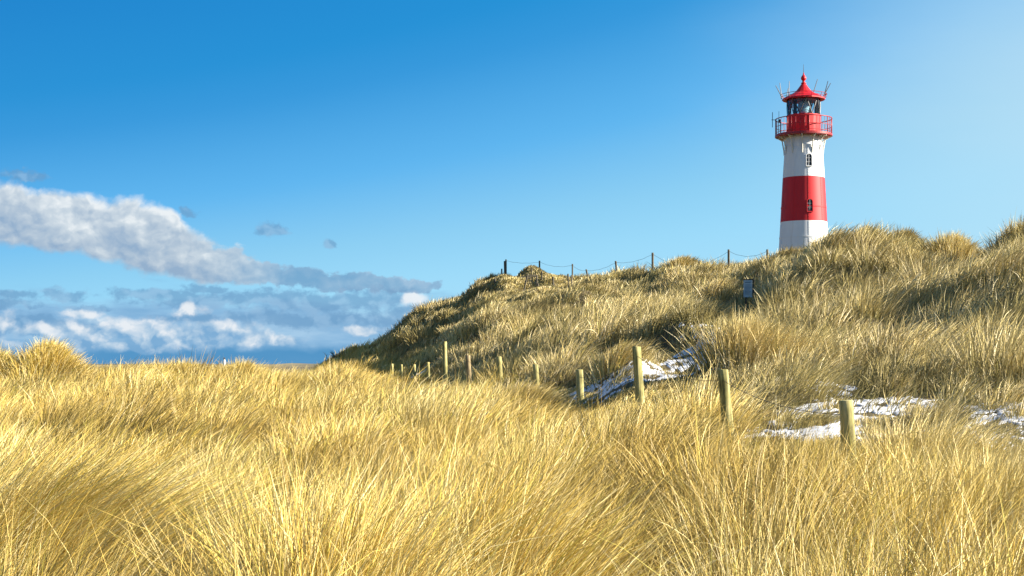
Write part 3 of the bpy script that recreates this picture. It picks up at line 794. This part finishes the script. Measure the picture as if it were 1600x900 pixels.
# ------------------------------------------------------------------ bare dark shrubs
def shrub(px, d, w, h, n, label, seed):
    r = random.Random(seed); x, y = at(px, d); z = hz(x, y)
    bm = bmesh.new()
    for i in range(n):
        ox, oy = r.gauss(0, w * .4), r.gauss(0, w * .4)
        zb__ = hz(x + ox, y + oy) - z
        p = Vector((ox, oy, zb__ - .05)); dvec = Vector((r.gauss(.15, .35), r.gauss(0, .35), 1)).normalized()
        L_ = h * r.uniform(.5, 1.05); pts = [p]
        for k in range(4):
            dvec = (dvec + Vector((r.gauss(0, .2), r.gauss(0, .2), r.gauss(0, .08)))).normalized(); pts.append(pts[-1] + dvec * L_ / 4)
        tube(bm, pts, max(.012, .35 * d / PIX), 4, .006)
        for b in range(4):
            s = pts[r.randint(1, 3)]; e = s + Vector((r.gauss(0, .5), r.gauss(0, .5), r.uniform(.2, .8))).normalized() * L_ * r.uniform(.2, .4)
            tube(bm, [s, s.lerp(e, .5) + Vector((r.gauss(0, .02), 0, .02)), e], max(.008, .25 * d / PIX), 4, .005)
    o = obj('bare_shrub', bm, M['twig']); o.location = (x, y, z)
    tag(o, label, 'shrub', 'dark bare shrubs')
shrub(530, 112, 1.5, 1.1, 70, 'wide low dark shrub at the foot of the dune against the sea sky', 1)
shrub(562, 112, .4, 1.45, 26, 'small dark upright shrub alone on the left flank skyline', 2)
shrub(727, 104, .7, 1.0, 34, 'dark shrub on the upper left flank skyline', 3)
shrub(712, 104, .6, .9, 26, 'lower dark shrub beside the one on the upper flank skyline', 4)
shrub(694, 106, .5, .85, 22, 'small dark shrub half way up the left flank skyline', 5)
shrub(1165, 44, .6, .55, 44, 'dark twiggy bramble in the grass below the notice board', 6)
shrub(1065, 45, .5, .5, 34, 'dark twiggy bramble left of the notice board', 7)

# ------------------------------------------------------------------ far shore: low dunes and a tiny lighthouse
fx = np.linspace(-420, 60, 120); fy = np.linspace(0, 1, 14)
FX, FY = np.meshgrid(fx, fy, indexing='ij')
fd = 1300 + 160 * FY + 20 * np.sin(FX * .02)
px_f = 800 + FX / 1300 * F
hh = np.interp(px_f, [0, 150, 330, 395, 425, 470, 520, 900], [.4, .8, .6, 1.4, 2.6, 1.8, 2.2, 1.5])
FZ = -3.0 + (hh * 1.05 + .7 + .7 * fnoise(FX * .05, fd * .02, 401)) * np.sin(np.pi * FY) ** .8
fdn = grid_object('far_dunes', FX, fd, FZ, M['fardune'])
tag(fdn, 'low brownish dunes on the far horizon', None, None, 'structure')
dT = 1400.0; tx, ty = at(350.5, dT); kt = dT / F
tl = empty('far_lighthouse', (tx, ty, -3.2))
tag(tl, 'tiny white tower with a dark top far away on the left horizon', 'lighthouse')
h0 = (HOR - 561.5) * kt + 3.2
bm = bmesh.new(); lathe(bm, [(1.05, 0), (1.0, h0 * .4), (.85, h0)], 20, True); obj('tower_wall', bm, M['white'], tl, True)
bm = bmesh.new(); lathe(bm, [(1.15, h0 - .1), (1.15, h0 + .15), (.75, h0 + .2), (.75, h0 + 1.2), (.95, h0 + 1.25), (.1, h0 + 2.0)], 20, True, True); obj('lantern', bm, M['dark'], tl, True)

# ------------------------------------------------------------------ sun, sky, camera
SUN_AZ, SUN_EL = 99.0, 24.0
s = Vector((math.sin(R(SUN_AZ)) * math.cos(R(SUN_EL)), math.cos(R(SUN_AZ)) * math.cos(R(SUN_EL)), math.sin(R(SUN_EL))))
sl = bpy.data.lights.new('sun', 'SUN'); sl.energy = 5.0; sl.angle = R(.53); sl.color = (1.0, .93, .80)
so = link(bpy.data.objects.new('sun', sl)); so.rotation_euler = s.to_track_quat('Z', 'Y').to_euler(); so.location = (60, 0, 60)

w = bpy.data.worlds.new('World'); scene.world = w; w.use_nodes = True
nt = w.node_tree; nt.nodes.clear()
wo = nd(nt, 'ShaderNodeOutputWorld'); bg = nd(nt, 'ShaderNodeBackground'); lk(nt, bg.outputs[0], wo.inputs['Surface'])
sky = nd(nt, 'ShaderNodeTexSky', sky_type='NISHITA', sun_disc=False)
sky.sun_elevation = R(SUN_EL); sky.sun_rotation = R(SUN_AZ); sky.air_density = 1.0; sky.dust_density = .5; sky.ozone_density = 2.5
bg.inputs['Strength'].default_value = .10
#SKYBLOCK
EXPO = 1.55
class NX:
    """small arithmetic helper on shader sockets"""
    @staticmethod
    def m(op, a, b=None, c=None, clamp=False):
        n = nd(nt, 'ShaderNodeMath', operation=op); n.use_clamp = clamp
        for i, v in enumerate((a, b, c)):
            if v is None: continue
            if isinstance(v, (int, float)): n.inputs[i].default_value = v
            else: lk(nt, v, n.inputs[i])
        return n.outputs[0]
    @staticmethod
    def step(x, e0, e1):
        n = nd(nt, 'ShaderNodeMapRange', interpolation_type='SMOOTHSTEP'); lk(nt, x, n.inputs['Value'])
        n.inputs['From Min'].default_value = e0; n.inputs['From Max'].default_value = e1
        return n.outputs[0]
    @staticmethod
    def mix(f, a, b):
        n = nd(nt, 'ShaderNodeMix', data_type='RGBA')
        if isinstance(f, (int, float)): n.inputs[0].default_value = f
        else: lk(nt, f, n.inputs[0])
        for i, v in ((6, a), (7, b)):
            if isinstance(v, tuple): n.inputs[i].default_value = (*v, 1)
            else: lk(nt, v, n.inputs[i])
        return n.outputs[2]
m_, st_, mix_ = NX.m, NX.step, NX.mix
tc = nd(nt, 'ShaderNodeTexCoord'); sx = nd(nt, 'ShaderNodeSeparateXYZ'); lk(nt, tc.outputs['Generated'], sx.inputs[0])
AZ = m_('MULTIPLY', m_('ARCTAN2', sx.outputs[0], sx.outputs[1]), F)      # azimuth and elevation of the view ray, in 1/2300 rad
EL = m_('MULTIPLY', m_('ARCSINE', sx.outputs[2]), F)
def ae(px, py):
    u, v = (px - 800) / F, (HOR - py) / F
    return math.atan(u) * F, math.atan(v / math.sqrt(1 + u * u)) * F
# clear sky: azure overhead and away from the sun, paler low down and towards the sun
Uc = m_('MINIMUM', m_('MAXIMUM', AZ, -1200.0), 1200.0)
S = m_('ADD', m_('MULTIPLY', m_('MAXIMUM', EL, 0.0), m_('MULTIPLY_ADD', Uc, -.0003, 1.0)), m_('MULTIPLY', Uc, -.10))
SN = m_('DIVIDE', m_('ADD', S, 200.0), 4000.0)
sr = ramp(nt, SN, [((s_v + 200) / 4000, c) for s_v, c in (
    (-120, (.55, .84, 1.0)), (60, (.42, .78, 1.0)), (150, (.34, .73, 1.0)), (223, (.26, .64, .94)), (338, (.107, .479, .905)),
    (483, (.028, .325, .75)), (558, (.008, .287, .70)), (770, (.001, .225, .63)), (1600, (.012, .13, .40)), (3600, (.05, .12, .27)))])
skyn = nd(nt, 'ShaderNodeVectorMath', operation='SCALE'); lk(nt, sky.outputs[0], skyn.inputs[0]); skyn.inputs['Scale'].default_value = .1
base = mix_(.92, skyn.outputs[0], sr.outputs['Color'])
cv = nd(nt, 'ShaderNodeCombineXYZ'); lk(nt, AZ, cv.inputs[0]); lk(nt, EL, cv.inputs[1])
def nz(scx, scy, detail, rough, off=(0, 0), lac=2.0, dist=0):
    mp = nd(nt, 'ShaderNodeMapping'); lk(nt, cv.outputs[0], mp.inputs['Vector'])
    mp.inputs['Location'].default_value = (off[0] * scx, off[1] * scy, 0); mp.inputs['Scale'].default_value = (scx, scy, 1)
    n = noise(nt, mp.outputs['Vector'], 1.0, detail, rough); n.inputs['Distortion'].default_value = dist; n.inputs['Lacunarity'].default_value = lac
    return n.outputs['Fac']
# warped coordinates give the blobs ragged, billowing outlines
wn = nd(nt, 'ShaderNodeTexNoise'); wn.inputs['Scale'].default_value = 1 / 58; wn.inputs['Detail'].default_value = 5; wn.inputs['Roughness'].default_value = .58
lk(nt, cv.outputs[0], wn.inputs['Vector'])
wv = nd(nt, 'ShaderNodeVectorMath', operation='MULTIPLY_ADD'); lk(nt, wn.outputs['Color'], wv.inputs[0]); wv.inputs[1].default_value = (60, 38, 0); wv.inputs[2].default_value = (-30, -19, 0)
wp = nd(nt, 'ShaderNodeVectorMath', operation='ADD'); lk(nt, wv.outputs[0], wp.inputs[0]); lk(nt, cv.outputs[0], wp.inputs[1])
def blobs(lst):
    cur = None
    for px, py, a, b in lst:
        u, v = ae(px, py)
        n = nd(nt, 'ShaderNodeVectorMath', operation='MULTIPLY_ADD'); lk(nt, wp.outputs[0], n.inputs[0])
        n.inputs[1].default_value = (1 / a, 1 / b, 0); n.inputs[2].default_value = (-u / a, -v / b, 0)
        l = nd(nt, 'ShaderNodeVectorMath', operation='LENGTH'); lk(nt, n.outputs[0], l.inputs[0])
        x = m_('SUBTRACT', 1.0, l.outputs['Value'])
        if cur is None: cur = x
        else:
            sm_ = nd(nt, 'ShaderNodeMath', operation='SMOOTH_MAX'); lk(nt, cur, sm_.inputs[0]); lk(nt, x, sm_.inputs[1]); sm_.inputs[2].default_value = .25
            cur = sm_.outputs[0]
    return cur
# fine relief, lit from the upper right
def billow(off):
    mp = nd(nt, 'ShaderNodeMapping'); lk(nt, wp.outputs[0], mp.inputs['Vector'])
    mp.inputs['Location'].default_value = (off[0] / 48, off[1] / 36, 0); mp.inputs['Scale'].default_value = (1 / 48, 1 / 36, 1)
    v = nd(nt, 'ShaderNodeTexVoronoi', voronoi_dimensions='2D', feature='SMOOTH_F1'); v.inputs['Scale'].default_value = 1.0
    v.inputs['Smoothness'].default_value = .35; v.inputs['Detail'].default_value = 2.6; v.inputs['Roughness'].default_value = .5; v.inputs['Lacunarity'].default_value = 2.2
    v.normalize = True
    lk(nt, mp.outputs['Vector'], v.inputs['Vector'])
    nn = nz(1 / 66, 1 / 50, 5.5, .48, off)
    return m_('MULTIPLY_ADD', m_('SUBTRACT', 1.0, v.outputs['Distance']), .55, m_('MULTIPLY_ADD', nn, .6, -.21))
n0 = billow((0, 0)); n1 = billow((8, 8))
relief = m_('SUBTRACT', n0, n1)
nfine = nz(1 / 16, 1 / 12, 5, .6, (31, 7))
nlow = nz(1 / 150, 1 / 34, 5, .55, (3, 11))
# thin bright haze high on the right
hx, hy = ae(1800, 105)
q1 = m_('DIVIDE', m_('SUBTRACT', AZ, hx), 740.0); q2 = m_('DIVIDE', m_('SUBTRACT', EL, hy), 380.0)
hz_ = m_('SUBTRACT', 1.0, m_('SQRT', m_('ADD', m_('MULTIPLY', q1, q1), m_('MULTIPLY', q2, q2))))
hz_ = m_('MULTIPLY', st_(m_('ADD', hz_, m_('MULTIPLY', m_('SUBTRACT', nz(1 / 380, 1 / 120, 4, .5, (5, 5)), .5), .25)), -.05, 1.05), .85)
base = mix_(m_('MULTIPLY', hz_, .80), base, (.57, .79, .91))
n3 = nd(nt, 'ShaderNodeTexNoise'); n3.inputs['Scale'].default_value = 3.2; n3.inputs['Detail'].default_value = 6; lk(nt, tc.outputs['Generated'], n3.inputs['Vector'])  # unseen cloud patches overhead and behind the camera, added as neutral fill light
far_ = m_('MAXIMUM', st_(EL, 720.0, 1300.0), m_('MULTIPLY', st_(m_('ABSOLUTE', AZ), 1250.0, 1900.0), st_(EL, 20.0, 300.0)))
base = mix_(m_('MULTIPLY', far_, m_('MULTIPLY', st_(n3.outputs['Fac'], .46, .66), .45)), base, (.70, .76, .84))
# low blue grey bank and the dark strip on the horizon
left = st_(AZ, 10.0, -130.0)
bank = m_('MULTIPLY', st_(m_('ADD', EL, m_('MULTIPLY', m_('SUBTRACT', nlow, .5), 120.0)), 118.0, 70.0), left)
bank = m_('MULTIPLY', bank, .88)
bcol = ramp(nt, nlow, [(.30, (.17, .38, .64)), (.5, (.25, .46, .71)), (.68, (.38, .58, .79))])
base = mix_(bank, base, bcol.outputs['Color'])
strip = m_('MULTIPLY', st_(m_('ADD', EL, m_('MULTIPLY', m_('SUBTRACT', n0, .5), 26.0)), 34.0, 16.0), left)
base = mix_(m_('MULTIPLY', strip, .9), base, (.075, .29, .56))
# small dark clouds
B = blobs([(100, 459, 48, 13), (20, 463, 56, 9), (-10, 478, 90, 9), (235, 461, 80, 11), (310, 470, 110, 17), (130, 478, 60, 6), (325, 452, 40, 9), (420, 470, 120, 20), (520, 470, 130, 22), (600, 462, 80, 22), (630, 495, 90, 26),
           (424, 357, 28, 15), (517, 378, 17, 10), (410, 362, 20, 8), (40, 278, 45, 12), (300, 333, 18, 9), (480, 500, 170, 18), (330, 500, 120, 12), (60, 505, 150, 16)])
Ba = st_(m_('ADD', B, m_('MULTIPLY', m_('SUBTRACT', nfine, .5), 1.5)), .02, .60)
Bc = mix_(st_(m_('ADD', n0, m_('MULTIPLY', relief, 2.0)), .35, .75), (.155, .34, .57), (.29, .49, .71))
base = mix_(m_('MULTIPLY', Ba, .68), base, Bc)
# bright puffs low over the horizon
Dd = blobs([(128, 487, 38, 10), (165, 512, 80, 26), (105, 514, 74, 17), (225, 520, 70, 30), (292, 485, 34, 17), (300, 527, 100, 25), (395, 529, 48, 17), (350, 520, 80, 20), (130, 533, 50, 24), (0, 513, 26, 30), (20, 540, 26, 11), (655, 468, 30, 17), (575, 515, 48, 11), (440, 531, 50, 11), (210, 545, 70, 10), (60, 520, 50, 14)])
Df = m_('ADD', Dd, m_('MULTIPLY', m_('SUBTRACT', n0, .5), 1.1))
Da = m_('MULTIPLY', st_(m_('ADD', Df, m_('MULTIPLY', m_('SUBTRACT', nfine, .5), .4)), .0, .62), .85)
Ds = m_('ADD', m_('MULTIPLY', relief, 2.4), m_('MULTIPLY', m_('SUBTRACT', EL, 48.0), .0085))
Dc = ramp(nt, m_('ADD', Ds, .5), [(.22, (.20, .41, .66)), (.48, (.46, .62, .78)), (.80, (.90, .92, .94))])
base = mix_(Da, base, Dc.outputs['Color'])
# the long descending cumulus
A = blobs([(-40, 335, 110, 56), (10, 335, 70, 50), (70, 345, 90, 48), (120, 350, 90, 52), (180, 360, 90, 56), (235, 378, 75, 60), (262, 372, 40, 46), (295, 402, 70, 44), (340, 414, 70, 36),
           (400, 428, 80, 24), (470, 434, 80, 22), (545, 440, 80, 20), (610, 442, 60, 17), (655, 446, 36, 15)])
tail = st_(AZ, -520.0, -330.0)
Af = m_('ADD', m_('ADD', A, m_('MULTIPLY', m_('SUBTRACT', n0, .5), .55)), m_('MULTIPLY', m_('MULTIPLY', m_('SUBTRACT', nfine, .55), .9), tail))
cl_ = m_('SUBTRACT', EL, m_('MULTIPLY_ADD', AZ, -.165, 96.0))              # height above the cloud's axis
soft = st_(cl_, 10.0, -30.0)
Aa = st_(m_('ADD', m_('SUBTRACT', Af, m_('MULTIPLY', soft, .04)), m_('MULTIPLY', m_('SUBTRACT', nfine, .5), .12)), .02, .30)
As = m_('ADD', m_('ADD', m_('MULTIPLY', relief, 1.9), m_('MULTIPLY', cl_, .0055)), m_('MULTIPLY', m_('SUBTRACT', nz(1 / 90, 1 / 60, 3, .5, (70, 20)), .5), .5))
As = m_('ADD', As, m_('MULTIPLY', st_(Af, .45, .08), .10))
Ac1 = ramp(nt, m_('ADD', As, .5), [(.15, (.30, .43, .60)), (.45, (.47, .57, .68)), (.66, (.62, .70, .77)), (.88, (.86, .90, .92))])
Ac2 = ramp(nt, m_('ADD', As, .5), [(.25, (.15, .32, .54)), (.60, (.26, .41, .60)), (.9, (.42, .53, .68))])
Ac = mix_(st_(AZ, -420.0, -330.0), Ac1.outputs['Color'], Ac2.outputs['Color'])
base = mix_(m_('MULTIPLY', Aa, m_('MULTIPLY_ADD', tail, -.22, .96)), base, Ac)
fin = nd(nt, 'ShaderNodeVectorMath', operation='SCALE'); lk(nt, base, fin.inputs[0]); fin.inputs['Scale'].default_value = 10.0 / 2 ** EXPO
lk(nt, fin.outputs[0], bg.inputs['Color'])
#ENDSKY

cam = bpy.data.cameras.new('camera'); co = link(bpy.data.objects.new('camera', cam))
cam.sensor_width = 36; cam.lens = 36 * F / 1600; cam.shift_y = (HOR - 450) / 1600
cam.clip_start = .1; cam.clip_end = 30000
co.location = (0, 0, 0); co.rotation_euler = (R(90), 0, 0)
scene.camera = co
vs = scene.view_settings
vs.view_transform = 'Standard'; vs.look = 'None'; vs.gamma = 1; vs.exposure = EXPO; vs.use_curve_mapping = False
scene.render.film_transparent = False
cy = scene.cycles
cy.max_bounces = 6; cy.diffuse_bounces = 2; cy.glossy_bounces = 3; cy.transmission_bounces = 4; cy.transparent_max_bounces = 8
cy.use_adaptive_sampling = False
cy.use_denoising = True
try:
    cy.denoiser = 'OPENIMAGEDENOISE'; cy.denoising_input_passes = 'RGB_ALBEDO_NORMAL'
except Exception:
    cy.use_denoising = False
cy.caustics_reflective = False; cy.caustics_refractive = False; cy.blur_glossy = 1.0; cy.sample_clamp_indirect = 2.0
